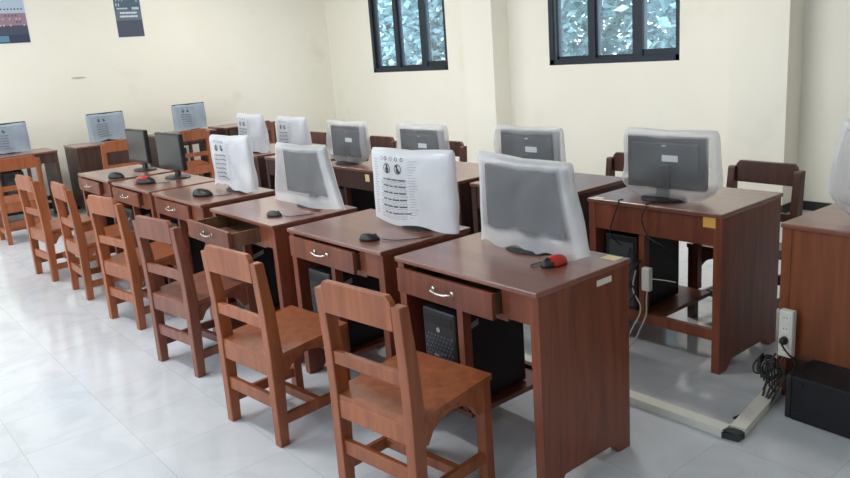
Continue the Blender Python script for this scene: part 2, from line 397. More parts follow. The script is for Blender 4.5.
# ------------------------------------------------------------------ desks
def make_desk(label, W, D, loc, rot=0, mirror=False, pull=.02, back_full=False, body='desk', div=.337, stickers=(), group=None, top='desk_top', drawer_low=.0):
    root = thing('computer_desk', label, 'desk', loc, rot, group)
    X = (lambda a, b: (W-b, W-a)) if mirror else (lambda a, b: (a, b))
    bm = bmesh.new(); box(bm, -.004, W+.004, -.012, D+.008, .73, .75); obj('tabletop', bm, top, root, bevel=.004)
    for a, b in ((0, .04), (W-.04, W)):
        bm = bmesh.new()
        prism(bm, [(0, 0), (.065, 0), (.11, .045), (D-.11, .045), (D-.065, 0), (D, 0), (D, .73), (0, .73)], 'x', a, b)
        obj('side_panel', bm, body, root, bevel=.002)
    # front apron: the piece beside the drawer and the thin rail under it
    dw0, dw1 = .035, W-.175
    bm = bmesh.new(); a, b = X(W-.17, W-.04); box(bm, a, b, .004, .026, .625, .73); obj('apron', bm, body, root)
    bm = bmesh.new()
    if back_full: box(bm, .04, W-.04, D-.026, D-.004, .20, .73)
    else: box(bm, .04, W-.04, D-.026, D-.004, .60, .73)
    obj('back_panel', bm, body, root)
    bm = bmesh.new(); a, b = X(.04, W-.17); box(bm, a, b, .03, .05, .600, .622); obj('rail', bm, body, root)
    # drawer
    a, b = X(dw0+.008, dw1)
    bm = bmesh.new()
    y = -pull; z0, z1 = .626-drawer_low, .722-drawer_low
    box(bm, a, b, y-.018, y, z0, z1)
    box(bm, a+.012, a+.024, y, y+.36, z0+.01, z1-.012, 1); box(bm, b-.024, b-.012, y, y+.36, z0+.01, z1-.012, 1)
    box(bm, a+.012, b-.012, y+.348, y+.36, z0+.01, z1-.012, 1); box(bm, a+.024, b-.024, y, y+.348, z0+.01, z0+.016, 1)
    dr = obj('drawer', bm, [body, 'inside'], root, bevel=.0015)
    hx = (a+b)/2 + (.008 if not mirror else -.008); hz = (z0+z1)/2
    bm = bmesh.new(); s = .052
    tube(bm, [(hx-s, y-.018, hz+.004), (hx-s+.002, y-.034, hz+.004), (hx-s*.5, y-.040, hz+.001), (hx, y-.041, hz), (hx+s*.5, y-.040, hz+.001), (hx+s-.002, y-.034, hz+.004), (hx+s, y-.018, hz+.004)], .0048, 8, 5)
    for q in (-s, s): box(bm, hx+q-.009, hx+q+.009, y-.021, y-.018, hz-.007, hz+.015)
    obj('handle', bm, 'chrome', dr, smooth=True)['label'] = 'curved chrome drawer handle'
    # computer bay
    a, b = X(div, div+.03)
    for yy in (.002, D-.055):
        bm = bmesh.new(); box(bm, a, b, yy, yy+.04, .20, .625 if yy < .1 else .60); obj('divider_post', bm, body, root)
    a, b = X(.04, .375); bm = bmesh.new(); box(bm, a, b, .01, D-.03, .17, .19); obj('shelf', bm, body, root)
    if not back_full:
        bm = bmesh.new(); box(bm, .04, W-.04, D-.03, D-.006, .155, .205); obj('stretcher', bm, body, root)
    for (nm, mt, lb, bx) in stickers:
        bm = bmesh.new(); box(bm, *bx); obj(nm, bm, mt, root)['label'] = lb
    return root

def R(d): return math.radians(d)
DW, DD = .744, .485
Dx = [-.744, -1.593, -2.451, -3.355, -4.163, -5.000]
Dl = ['front-row wooden desk nearest the camera, drawer slightly open, cream paper tag on its corner',
      'front-row wooden desk second from the camera, carrying the large white printed bag and black mouse',
      'front-row wooden desk with its drawer pulled well out, third from the camera',
      'front-row wooden desk fourth from the camera, under the smaller white printed bag',
      'front-row wooden desk with a red mouse and an uncovered monitor, second from the far end',
      'farthest front-row wooden desk, with black mouse and uncovered monitor']
pulls = [.022, .012, .15, .0, .01, .01]
drot = [0, .4, -1.2, .6, 0, 0]
desks = []
for i in range(6):
    st = ()
    if i == 0:
        st = (('sticker', 'cream_paper', 'cream paper tag on the desk corner', (DW-.085, DW-.02, DD-.055, DD-.005, .7503, .7512)),
              ('label_plate', 'white_paper', 'white strip label on the side panel', (DW, DW+.0012, .300, .382, .690, .712)))
    desks.append(make_desk(Dl[i], DW if i else .744, DD, (Dx[i], 0 if i != 2 else -.005, 0), R(drot[i]), pull=pulls[i], stickers=st, drawer_low=.004 if i == 0 else 0,
                 group='front row of computer desks'))
EW, ED = .72, .53
Exr = [-.08, -.945, -1.77, -2.62, -3.47, -4.32]
El = ['back-row desk with an orange-yellow label on its back, nearest the camera in its row',
      'back-row desk directly left of the desk with the orange-yellow back label',
      'back-row desk mostly hidden behind the large white printed bag, third from the right',
      'back-row desk with a small cream label on its back corner, fourth in its row',
      'back-row desk under the left of the two printed bags by the window wall',
      'back-row desk at the far end of the row']
for i in range(6):
    st = ()
    if i == 0:
        st = (('sticker', 'yellow_paper', 'orange-yellow label on the back panel', (.030, .090, ED-.0, ED+.0015, .683, .730)),
              ('sticker', 'white_paper', 'small white sticker on the tabletop corner', (EW-.075, EW-.02, ED-.035, ED-.005, .7503, .751)))
    if i == 3: st = (('sticker', 'cream_paper', 'small cream label on the back panel', (.075, .125, ED-.0, ED+.0015, .665, .715)),)
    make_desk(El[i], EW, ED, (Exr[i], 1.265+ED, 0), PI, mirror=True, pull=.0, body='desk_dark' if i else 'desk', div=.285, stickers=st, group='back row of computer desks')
make_desk('desk at the right edge with a solid orange-brown back panel and power strip', EW, ED, (.212+EW-.005, 1.255+ED-.03, 0), R(180-2.5), mirror=True, pull=0, back_full=True, body='desk_orange', div=.285)
Gy = [-.22, .60, 1.60, 2.42]
Gl = ['desk against the poster wall at the left edge of the photo', 'desk against the poster wall below the second printed bag from the left',
      'desk against the poster wall behind the orange ladder-back chair', 'desk against the poster wall nearest the window corner']
for i in range(4):
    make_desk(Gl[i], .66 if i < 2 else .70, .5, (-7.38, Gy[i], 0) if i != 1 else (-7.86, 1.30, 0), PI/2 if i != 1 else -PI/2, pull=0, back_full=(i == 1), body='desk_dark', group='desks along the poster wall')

# ------------------------------------------------------------------ chairs
def arch(x0, x1, zt, zb, rise, n=10, foot=.03, zt0=None):
    """apron outline: straight top, arched underside"""
    p = [(x0, zt if zt0 is None else zt0), (x0, zb), (x0+foot*.3, zb)]
    for k in range(n+1):
        t = k/n; x = x0+foot+(x1-x0-2*foot)*t
        p.append((x, zb+rise*math.sin(PI*t)**.55))
    p += [(x1-foot*.3, zb), (x1, zb), (x1, zt)]
    return p

def make_chair(label, mat, loc, rot, group):
    """origin at the floor under the back posts' rear face; the seat runs to local +y"""
    W, D, Hc, S = .414, .392, .797, .42
    root = thing('wooden_chair', label, 'chair', loc, rot, group)
    pw = .042
    for s in (-1, 1):
        bm = bmesh.new(); x = s*(W/2-pw/2)
        v = []
        for (yy, z, dy) in ((.0, 0, .044), (.002, .20, .052), (.004, .40, .060), (.0, .58, .054), (-.012, .775, .042), (-.013, Hc-.012, .038)):
            v.append([bm.verts.new((x+dx, y_, z)) for dx, y_ in ((-pw/2, yy), (pw/2, yy), (pw/2, yy+dy), (-pw/2, yy+dy))])
        for a, b in zip(v, v[1:]):
            for k in range(4): bm.faces.new([a[k], a[(k+1) % 4], b[(k+1) % 4], b[k]])
        bm.faces.new(v[0]); bm.faces.new(v[-1][::-1])
        obj('back_leg', bm, mat, root, bevel=.004)
        bm = bmesh.new(); skew_box(bm, (s*(W/2-.022), D-.022, 0), (s*(W/2-.022), D-.022, S-.022), .042, .042)
        obj('front_leg', bm, mat, root, bevel=.003)
    xi = W/2-pw+.004
    # crest rail with stepped, softened shoulders
    bm = bmesh.new()
    pts = [(-xi, .700), (xi, .700), (xi, .775), (xi+.004, .786), (xi-.002, .800), (xi-.018, .817), (-xi+.018, .817), (-xi+.002, .800), (-xi-.004, .786), (-xi, .775)]
    prism(bm, pts, 'y', -.010, .014)
    for vv in bm.verts: vv.co.y += -.006*(vv.co.z-.685)/.13
    obj('crest_rail', bm, mat, root, bevel=.004)
    bm = bmesh.new(); box(bm, -xi, xi, .008, .030, .508, .556); obj('back_slat', bm, mat, root, bevel=.003)
    bm = bmesh.new(); box(bm, -xi, xi, .010, .036, .302, .374); obj('rear_apron', bm, mat, root, bevel=.003)
    bm = bmesh.new(); box(bm, -xi, xi, .014, .036, .158, .214); obj('rear_stretcher', bm, mat, root, bevel=.003)
    for s in (-1, 1):
        bm = bmesh.new(); prism(bm, arch(.045, D-.040, S-.028, .29, .075, zt0=S-.052), 'x', s*(W/2-.006), s*(W/2-.030)); obj('side_apron', bm, mat, root)
        bm = bmesh.new(); a, b = sorted((s*(W/2-.012), s*(W/2-.034))); box(bm, a, b, .04, D-.035, .085, .130); obj('side_stretcher', bm, mat, root, bevel=.003)
    bm = bmesh.new(); prism(bm, arch(-W/2+.04, W/2-.04, S-.022, .30, .065), 'y', D-.030, D-.006); obj('front_apron', bm, mat, root)
    bm = bmesh.new(); box(bm, -W/2+.03, W/2-.03, D*.55, D*.55+.03, .088, .126); obj('cross_stretcher', bm, mat, root, bevel=.003)
    # dished seat
    bm = bmesh.new(); nx, ny = 12, 10; top = []
    def edge(i, j): return ((-W/2+pw)+(W-2*pw)*i/nx, .012) if j == 0 else (-W/2+W*i/nx, .056+(D+.008-.056)*(j-1)/(ny-1))
    for j in range(ny+1):
        row = []
        for i in range(nx+1):
            x, y = edge(i, j); u = i/nx*2-1; q = j/ny
            if j == 0 or j == 1:
                pass
            z = S-.028*(1-q)-.005*(1-u*u)*math.sin(PI*min(1, q*1.05))
            row.append(bm.verts.new((x, y, z)))
        top.append(row)
    bot = [[bm.verts.new((v.co.x, v.co.y, v.co.z-.022)) for v in r] for r in top]
    for j in range(ny):
        for i in range(nx):
            bm.faces.new([top[j][i], top[j][i+1], top[j+1][i+1], top[j+1][i]]); bm.faces.new([bot[j][i], bot[j+1][i], bot[j+1][i+1], bot[j][i+1]])
    for j in range(ny):
        bm.faces.new([top[j][0], top[j+1][0], bot[j+1][0], bot[j][0]]); bm.faces.new([top[j][nx], bot[j][nx], bot[j+1][nx], top[j+1][nx]])
    for i in range(nx):
        bm.faces.new([top[0][i], bot[0][i], bot[0][i+1], top[0][i+1]]); bm.faces.new([top[ny][i], top[ny][i+1], bot[ny][i+1], bot[ny][i]])
    obj('seat', bm, mat, root)
    return root
gf = 'chairs of the front desk row'; gb = 'chairs of the back desk row'; gl = 'chairs at the desks along the poster wall'
o1 = make_chair('orange-brown wooden chair nearest the camera, in front of the nearest desk', 'chair_orange', (-.361, -.456, 0), R(6.3), gf)
d1 = make_chair('reddish-brown worn wooden chair, third from the camera in the front row', 'chair_brown', (-2.16, -.441, 0), R(7.6), gf)
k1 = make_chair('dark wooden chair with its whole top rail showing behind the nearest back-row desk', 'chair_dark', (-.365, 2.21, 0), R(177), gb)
clone(o1, (-1.209, -.493, 0), R(5.3), 'orange wooden chair second from the camera in the front row', gf)
clone(o1, (-3.135, -.389, 0), R(7.4), 'orange-brown wooden chair fourth from the camera in the front row', gf)
clone(o1, (-4.067, -.392, 0), R(-1), 'orange wooden chair fifth from the camera in the front row, second from the far end', gf)
clone(o1, (-4.82, -.446, 0), R(4.6), 'farthest orange wooden chair of the front row', gf)
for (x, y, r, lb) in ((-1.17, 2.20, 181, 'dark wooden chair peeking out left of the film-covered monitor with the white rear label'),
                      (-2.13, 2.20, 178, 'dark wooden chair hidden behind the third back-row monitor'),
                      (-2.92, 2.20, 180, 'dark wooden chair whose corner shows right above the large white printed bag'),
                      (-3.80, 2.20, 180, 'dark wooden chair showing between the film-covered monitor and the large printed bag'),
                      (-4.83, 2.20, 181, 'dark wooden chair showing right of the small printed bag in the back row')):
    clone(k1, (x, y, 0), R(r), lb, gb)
# user side of the wall desks is +x: seat runs to -x
clone(o1, (-6.42, -.165, 0), R(90), 'orange wooden chair at the left edge of the photo, before the poster-wall desk', gl)
clone(o1, (-6.86, .96, 0), R(90), 'reddish wooden chair pushed in at the desk below the second printed bag from the left', gl)
clone(o1, (-6.90, 1.79, 0), R(90), 'orange ladder-back chair standing left of the white printed bag near the far wall', gl)
clone(d1, (-6.85, 2.60, 0), R(90), 'brown chair seen between two printed bags near the window corner', gl)

# ------------------------------------------------------------------ monitors
def make_monitor(label, loc, rot, w=.43, h=.262, zb=.065, back_label=False, group=None):
    """origin on the desk under the screen; the screen looks to local -y"""
    root = thing('computer_monitor', label, 'monitor', loc, rot, group)
    bm = bmesh.new(); box(bm, -w/2, w/2, -.012, .022, zb, zb+h); obj('housing', bm, 'black', root, bevel=.006)
    bm = bmesh.new()
    prism(bm, [(-w/2+.03, zb+.03), (w/2-.03, zb+.03), (w/2-.03, zb+h-.03), (-w/2+.03, zb+h-.03)], 'y', .02, .030)
    obj('rear_shell', bm, 'screen_back', root, bevel=.006)
    bm = bmesh.new(); box(bm, -w/2+.014, w/2-.014, -.0135, -.011, zb+.022, zb+h-.014); obj('screen', bm, 'screen', root)
    bm = bmesh.new(); box(bm, -.032, .032, .022, .045, .008, zb+.12); obj('stand_neck', bm, 'black', root, bevel=.005)
    bm = bmesh.new(); lathe(bm, [(.0001, .001), (1, .001), (1, .006), (.92, .011), (.3, .014), (.0001, .014)], 0, .03, .115, .085); obj('stand_base', bm, 'black', root, smooth=False)
    if back_label:
        bm = bmesh.new(); box(bm, -.03-.045, -.03+.04, .0295, .0308, zb+.135, zb+.165); obj('sticker', bm, 'silver_label', root)['label'] = 'white label on the monitor rear'
        bm = bmesh.new(); box(bm, -.012, .012, .0295, .0305, zb+.205, zb+.213); obj('badge', bm, 'chrome', root)
    return root
T = .7505
mf = 'monitors on the front desk row'; mb = 'monitors on the back desk row'; mg = 'monitors on the poster-wall desks'
A = make_monitor('dark monitor under cloudy film on the nearest desk', (-.376, .355, T), R(0), w=.405, group=mf)
clone(A, (-1.05, .36, T), 0, 'monitor hidden inside the large white printed bag on the second desk', mf)
clone(A, (-1.985, .355, T), R(1), 'dark monitor under milky film on the third desk, above the open drawer', mf)
clone(A, (-2.88, .36, T), 0, 'monitor hidden inside the white printed bag on the fourth front-row desk', mf)
clone(A, (-3.85, .34, T), R(3), 'bare black monitor without a bag on the desk with the far red mouse', mf)
clone(A, (-4.57, .36, T), R(1), 'bare dark monitor without a bag on the farthest front-row desk', mf)
B = make_monitor('monitor seen from behind under film with a white rear label, nearest in the back row', (-.465, 1.44, T), PI, w=.42, h=.252, zb=.048, back_label=True, group=mb)
B2 = None
for (x, y, rr, lb) in ((-1.325, 1.42, 180, 'monitor under film directly behind the nearest front-row monitor'),
                   (-2.275, 1.42, 180, 'film-covered back-row monitor above the large white printed bag'),
                   (-3.13, 1.42, 180, 'film-covered back-row monitor between the small printed bag and the large printed bag'),
                   (-3.94, 1.42, 180, 'monitor inside the small printed bag behind the milky-film monitor'),
                   (-4.64, 1.42, 180, 'monitor inside the farthest printed bag of the back row')):
    if x > -1.5: clone(B, (x, y, T), R(rr), lb, mb)
    elif B2 is None: B2 = make_monitor(lb, (x, y, T), R(rr), w=.42, h=.25, zb=.022, back_label=True, group=mb)
    else: clone(B2, (x, y, T), R(rr), lb, mb)
clone(B, (.60, 1.44, T), R(176), 'film-covered monitor cut off by the right edge of the photo')
for (y, lb) in ((.05, 'monitor inside the printed bag at the left edge of the photo'),
                (1.11, 'monitor inside the printed bag second from the left, on a poster-wall desk'),
                (2.13, 'monitor inside the bluish printed bag behind the orange ladder-back chair')):
    clone(A, (-7.72, y, T), R(90), lb, mg)

# ------------------------------------------------------------------ plastic bags
class Bag:
    def __init__(s, wt, wb, zt, d=.07, tuck=0, shift=0, hem=.02, wr=.006, seed=1, slope=0, taper=0):
        s.__dict__.update(wt=wt, wb=wb, zt=zt, d=d, tuck=tuck, shift=shift, hem=hem, wr=wr, slope=slope)
        r = random.Random(seed); s.w = [(r.uniform(2, 9), r.uniform(2, 10), r.uniform(0, 6.3), r.uniform(.3, 1)) for _ in range(7)]
        s.h = [(r.choice((1, 2, 3, 5)), r.uniform(0, 6.3), r.uniform(.2, 1)) for _ in range(4)]
    def dims(s, t):   # t: 0 bottom .. 1 top
        a = (s.wb+(s.wt-s.wb)*min(1, t*1.15)**.8)/2
        b = s.d/2*(1+.2*(1-t))
        if t > .93: b *= math.sqrt(max(.01, 1-((t-.93)/.07)**2*.97))
        if s.tuck:
            k = max(0, 1-t/.30)
            a *= 1-s.tuck*k**2; b *= 1-.45*k**2
            if t > .86: a *= 1-.05*((t-.86)/.14)**2
        return a, b
    def zat(s, u, t, side):
        lo = s.hem*(.5+.5*sum(c*math.sin(k*u*2.1+p+side*1.3) for k, p, c in s.h)/1.6)
        hi = s.zt+s.slope*u-.008*(1-abs(u))**2
        return max(.0035, lo)*(1-t)+hi*t
    def pt(s, u, t, side, off=0):
        """u -1..1 across, side -1 front (local -y), +1 back"""
        a, b = s.dims(t)
        e = (1-abs(u)**5)**.5 if abs(u) < 1 else 0
        x = a*u+s.shift*(1-t); y = side*(b*e+off)
        n = sum(c*math.sin(fx*u+fz*t*1.2+p) for fx, fz, p, c in s.w)*s.wr*.45*(.35+.65*(1-t))
        y += n*side*(1 if abs(u) < .98 else .5)
        return Vector((x+n*.5*abs(u), y, s.zat(u, t, side)))

def make_bag(label, loc, rot, spec, mat, prints=None, group=None, mw=.82, mt_=.90, mb_=.20):
    root = thing('plastic_bag', label, 'plastic bag', loc, rot, group)
    b = Bag(**spec); bm = bmesh.new(); NU, NT = 36, 26
    def us(k):
        return math.sin((k/NU-.5)*PI)**1 if False else (lambda q: math.copysign(1-(1-abs(q))**1.6, q))(k/NU*2-1)
    U = [us(k) for k in range(NU+1)]
    ring_idx = [(u, -1) for u in U]+[(u, 1) for u in U[-2:0:-1]]
    V = []
    for j in range(NT+1):
        t = j/NT; V.append([bm.verts.new(b.pt(u, t, sd)) for u, sd in ring_idx])
    n = len(ring_idx)
    for j in range(NT):
        for k in range(n): bm.faces.new([V[j][k], V[j][(k+1) % n], V[j+1][(k+1) % n], V[j+1][k]])
    # closed top seam
    for k in range(NU):
        f, g = V[NT][k], V[NT][k+1]; f2, g2 = V[NT][(n-k) % n], V[NT][(n-k-1) % n]
        q = []
        for v in (f, g, g2, f2):
            if v not in q: q.append(v)
        if len(q) >= 3: bm.faces.new(q)
    fo = obj('film', bm, mat, root, smooth=True)
    at = fo.data.attributes.new('folded', 'FLOAT', 'POINT'); ss = lambda q: max(0, min(1, q))**2*(3-2*max(0, min(1, q)))
    vals = []
    for j in range(NT+1):
        t = j/NT
        for u, sd in ring_idx:
            vals.append(max(ss((abs(u)-mw)/.06), ss((t-mt_)/.05), ss((mb_-t)/.08)*.8))
    for k, v_ in enumerate(vals): at.data[k].value = v_
    if prints:
        side = prints
        def place(rects, name, mt):
            bm = bmesh.new()
            for (u0, u1, t0, t1) in rects:
                nn = max(1, int((u1-u0)/.06))
                for k in range(nn):
                    ua = u0+(u1-u0)*k/nn; ub = u0+(u1-u0)*(k+1)/nn
                    sg = 1 if side < 0 else -1
                    bm.faces.new([bm.verts.new(b.pt(uu*sg, tt, side, .0015)) for uu, tt in ((ua, t0), (ub, t0), (ub, t1), (ua, t1))])
            return obj(name, bm, mt, root)
        rnd = random.Random(9)
        # warning text block: rows of small words
        u0, u1 = (-.62, .02)
        faint = []
        rows = [.60, .51, .42, .33, .24, .15]
        for r_, tt in enumerate(rows):
            big = []; x = u0+.06+(.03 if r_ == 5 else 0)
            for wlen in ((.07, .12, .14, .20), (.14, .10, .09, .20), (.12, .10, .12, .18), (.10, .09, .16, .18), (.09, .12, .13, .19), (.07, .10, .28, .16))[r_]:
                c = x
                while c < x+wlen-.012:
                    cw = rnd.choice((.012, .018, .022)); big.append((c, min(c+cw, x+wlen), tt, tt+.018)); c += cw+.005
                x += wlen+.02
            place(big, 'printed_text', 'print')
            for q in (1, 2, 3):
                c = u0
                while c < u1:
                    wl = rnd.uniform(.03, .09); faint.append((c, min(c+wl, u1+.03), tt-.022*q, tt-.022*q+.006)); c += wl+.015
        # column of faint text at the left and a vertical line of print at the right
        for q in range(22):
            faint.append((-.80, -.68-rnd.random()*.05, .10+q*.036, .108+q*.036)); faint.append((.09, .20+rnd.random()*.12, .10+q*.036, .106+q*.036))
        place(faint, 'faint_print', 'print_faint')
        # two round symbols and a top row of small ones
        def ring(cu, ct, ru, rt, w_, name):
            bm = bmesh.new(); sg = 1 if side < 0 else -1; N = 22
            def P(u, t): return bm.verts.new(b.pt(u*sg, t, side, .0016))
            for k in range(N):
                a0, a1 = 2*PI*k/N, 2*PI*(k+1)/N
                bm.faces.new([P(cu+ru*math.cos(a)*q, ct+rt*math.sin(a)*q) for a, q in ((a0, 1), (a1, 1), (a1, w_), (a0, w_))])
            return bm, P
        ru = .085; rt = ru*spec['wt']/2/spec['zt']
        bm, P = ring(-.44, .755, ru, rt, .84, '')
        for (cu, ct, a, c) in ((-.44, .79, .024, .020), (-.44, .745, .040, .034), (-.44, .705, .05, .012)):
            bm.faces.new([P(cu+a*math.cos(2*PI*k/10), ct+c*math.sin(2*PI*k/10)) for k in range(10)])
        obj('round_symbol', bm, 'print', root)
        bm, P = ring(-.16, .755, ru, rt, .84, '')
        for (cu, ct, a, c) in ((-.18, .79, .022, .020), (-.17, .745, .030, .034), (-.14, .715, .05, .012)):
            bm.faces.new([P(cu+a*math.cos(2*PI*k/10), ct+c*math.sin(2*PI*k/10)) for k in range(10)])
        s_ = .7; bm.faces.new([P(-.16-ru*s_-.006, .755+rt*s_), P(-.16-ru*s_+.012, .755+rt*s_+.012), P(-.16+ru*s_+.006, .755-rt*s_), P(-.16+ru*s_-.012, .755-rt*s_-.012)])
        obj('round_symbol', bm, 'print', root)
        for q, cu in enumerate((-.56, -.47, -.33, -.20, -.06)):
            bm, P = ring(cu, .885, .034, .034*spec['wt']/2/spec['zt'], .7, '')
            obj('small_symbol', bm, 'print_faint' if q in (0, 2) else 'print', root)
    return root
bf = 'plastic bags over the front-row monitors'; bb = 'plastic bags over the back-row monitors'; bw = 'printed bags over the poster-wall monitors'
make_bag('cloudy clear plastic bag over the nearest front-row monitor', (-.396, .372, T), 0,
         dict(wt=.475, wb=.56, zt=.362, d=.085, shift=.038, hem=.022, wr=.006, seed=3, slope=-.010), 'film_mid', group=bf, mw=.80, mt_=.90, mb_=.22)
make_bag('large white printed bag with two round warning symbols on the second desk', (-1.056, .355, T), 0,
         dict(wt=.57, wb=.58, zt=.360, d=.085, shift=0, hem=.035, wr=.004, seed=8, slope=.008), 'film_white', prints=-1, group=bf)
make_bag('milky clear plastic bag over the monitor on the desk with the open drawer', (-2.005, .35, T), R(1),
         dict(wt=.50, wb=.68, zt=.335, d=.085, shift=.02, hem=.025, wr=.006, seed=5), 'film_mid', group=bf)
make_bag('smaller white printed bag on the fourth front-row desk, curling at its lower corner', (-2.88, .355, T), 0,
         dict(wt=.52, wb=.53, zt=.350, d=.085, shift=.02, hem=.05, wr=.006, seed=11, slope=.008), 'film_white', prints=-1, group=bf)
make_bag('clear rounded plastic bag over the nearest back-row monitor with the white label', (-.44, 1.425, T), PI,
         dict(wt=.50, wb=.56, zt=.335, d=.10, tuck=.42, hem=.012, wr=.008, seed=14), 'film_clear', group=bb)
for i, (x, lb) in enumerate(((-1.325, 'clear plastic bag over the back-row monitor directly behind the nearest monitor'),
               (-2.265, 'clear plastic bag rising behind the large white printed bag'),
               (-3.13, 'clear rounded plastic bag over the monitor between the two dark chair tops'))):
    make_bag(lb, (x, 1.405, T), PI, dict(wt=.50, wb=.54, zt=.312 if x < -2 else .325, d=.10, tuck=.38, hem=.012, wr=.009, seed=21+i), 'film_clear', group=bb)
make_bag('small printed bag over the back-row monitor behind the milky bag', (-3.92, 1.405, T), PI,
         dict(wt=.44, wb=.50, zt=.325, d=.10, hem=.02, wr=.008, seed=31), 'film_white', prints=1, group=bb)
make_bag('farthest printed bag of the back row', (-4.64, 1.405, T), PI,
         dict(wt=.44, wb=.52, zt=.335, d=.10, hem=.02, wr=.009, seed=32), 'film_white', prints=1, group=bb)
make_bag('crumpled plastic bag over the monitor cut off by the right edge', (.58, 1.42, T), R(176),
         dict(wt=.54, wb=.62, zt=.40, d=.14, tuck=.40, hem=.012, wr=.016, seed=33), 'film_mid')
for i, (y, lb) in enumerate(((.05, 'printed bag with a grid of text at the left edge of the photo'),
               (1.11, 'pale blue printed bag second from the left on a poster-wall desk'),
               (2.13, 'pale blue printed bag behind the orange ladder-back chair'))):
    make_bag(lb, (-7.73, y, T), R(90), dict(wt=.425, wb=.43, zt=.325, d=.09, hem=.02, wr=.004, seed=41+i), 'film_blue', prints=-1, group=bw)

# ------------------------------------------------------------------ mice
def make_mouse(label, loc, rot, shell, cable, group=None, scale=1):
    root = thing('computer_mouse', label, 'mouse', loc, rot, group)
    bm = bmesh.new(); nu, nv = 20, 8; rings = []
    def P(a, v):
        r = math.cos(v*PI/2); x = .031*math.cos(a)*r; y = .056*math.sin(a)*r
        z = .002+.034*math.sin(v*PI/2)**.8*(1-.22*(y/.056)); x *= 1-.12*(y/.056)**2
        return (x*scale, y*scale, z*scale)
    for j in range(nv+1): rings.append([bm.verts.new(P(2*PI*i/nu, j/nv*.97)) for i in range(nu)])
    for j in range(nv):
        for i in range(nu): bm.faces.new([rings[j][i], rings[j][(i+1) % nu], rings[j+1][(i+1) % nu], rings[j+1][i]])
    bm.faces.new(rings[0]); bm.faces.new(rings[-1][::-1])
    if shell == 'red':
        for f in bm.faces:
            c = f.calc_center_median(); f.material_index = 1 if (c.y > .020*scale or c.x > .021*scale) else 0
    obj('mouse_body', bm, [shell, 'black'], root, smooth=True)
    bm = bmesh.new(); lathe(bm, [(.0001, -.003), (.009, -.003), (.009, .003), (.0001, .003)], n=16)
    bmesh.ops.rotate(bm, verts=bm.verts, cent=(0, 0, 0), matrix=Matrix.Rotation(PI/2, 3, 'Y'))
    bmesh.ops.translate(bm, verts=bm.verts, vec=(0, .030*scale, .025*scale)); obj('scroll_wheel', bm, 'grey_dark', root)
    bm = bmesh.new(); tube(bm, cable, .0018, 6); obj('cable', bm, 'cable_black', root, smooth=True)
    return root
cb = [(0, .054, .006), (.02, .09, .003), (.06, .12, .0025), (.10, .17, .0025), (.13, .26, .003)]
mm = make_mouse('black mouse on the second desk, left of the large printed bag\'s corner', (-1.045, .085, T), R(-55), 'black', [(0, .054, .006), (.01, .10, .003), (.005, .15, .0025), (-.02, .21, .0025), (-.06, .27, .003)], scale=.85)
make_mouse('red and black mouse on the nearest desk', (-.158, .262, T), R(166), 'red', [(0, .054, .006), (.015, .075, .003), (.045, .07, .0025), (.055, .03, .0025), (.045, -.03, .0025), (.05, -.10, .0025)])
make_mouse('grey-black mouse on the desk with the open drawer', (-1.905, .095, T), R(-62), 'grey_dark', [(0, .054, .006), (.01, .08, .003), (-.01, .14, .0025), (-.06, .20, .0025)], scale=.82)
make_mouse('black mouse on the fourth front-row desk, left of the smaller printed bag', (-2.885, .135, T), R(-60), 'black', [(0, .054, .006), (.01, .08, .003), (-.01, .14, .0025), (-.05, .18, .0025)], scale=1.3)
make_mouse('far red mouse in front of a bare black monitor', (-3.81, .115, T), R(-60), 'red', [(0, .054, .006), (.01, .08, .003), (-.01, .14, .0025), (-.04, .18, .0025)], scale=1.5)
make_mouse('black mouse on the farthest front-row desk', (-4.34, .085, T), R(-60), 'black', [(0, .054, .006), (.01, .08, .003), (-.01, .14, .0025), (-.05, .18, .0025)], scale=1.3)

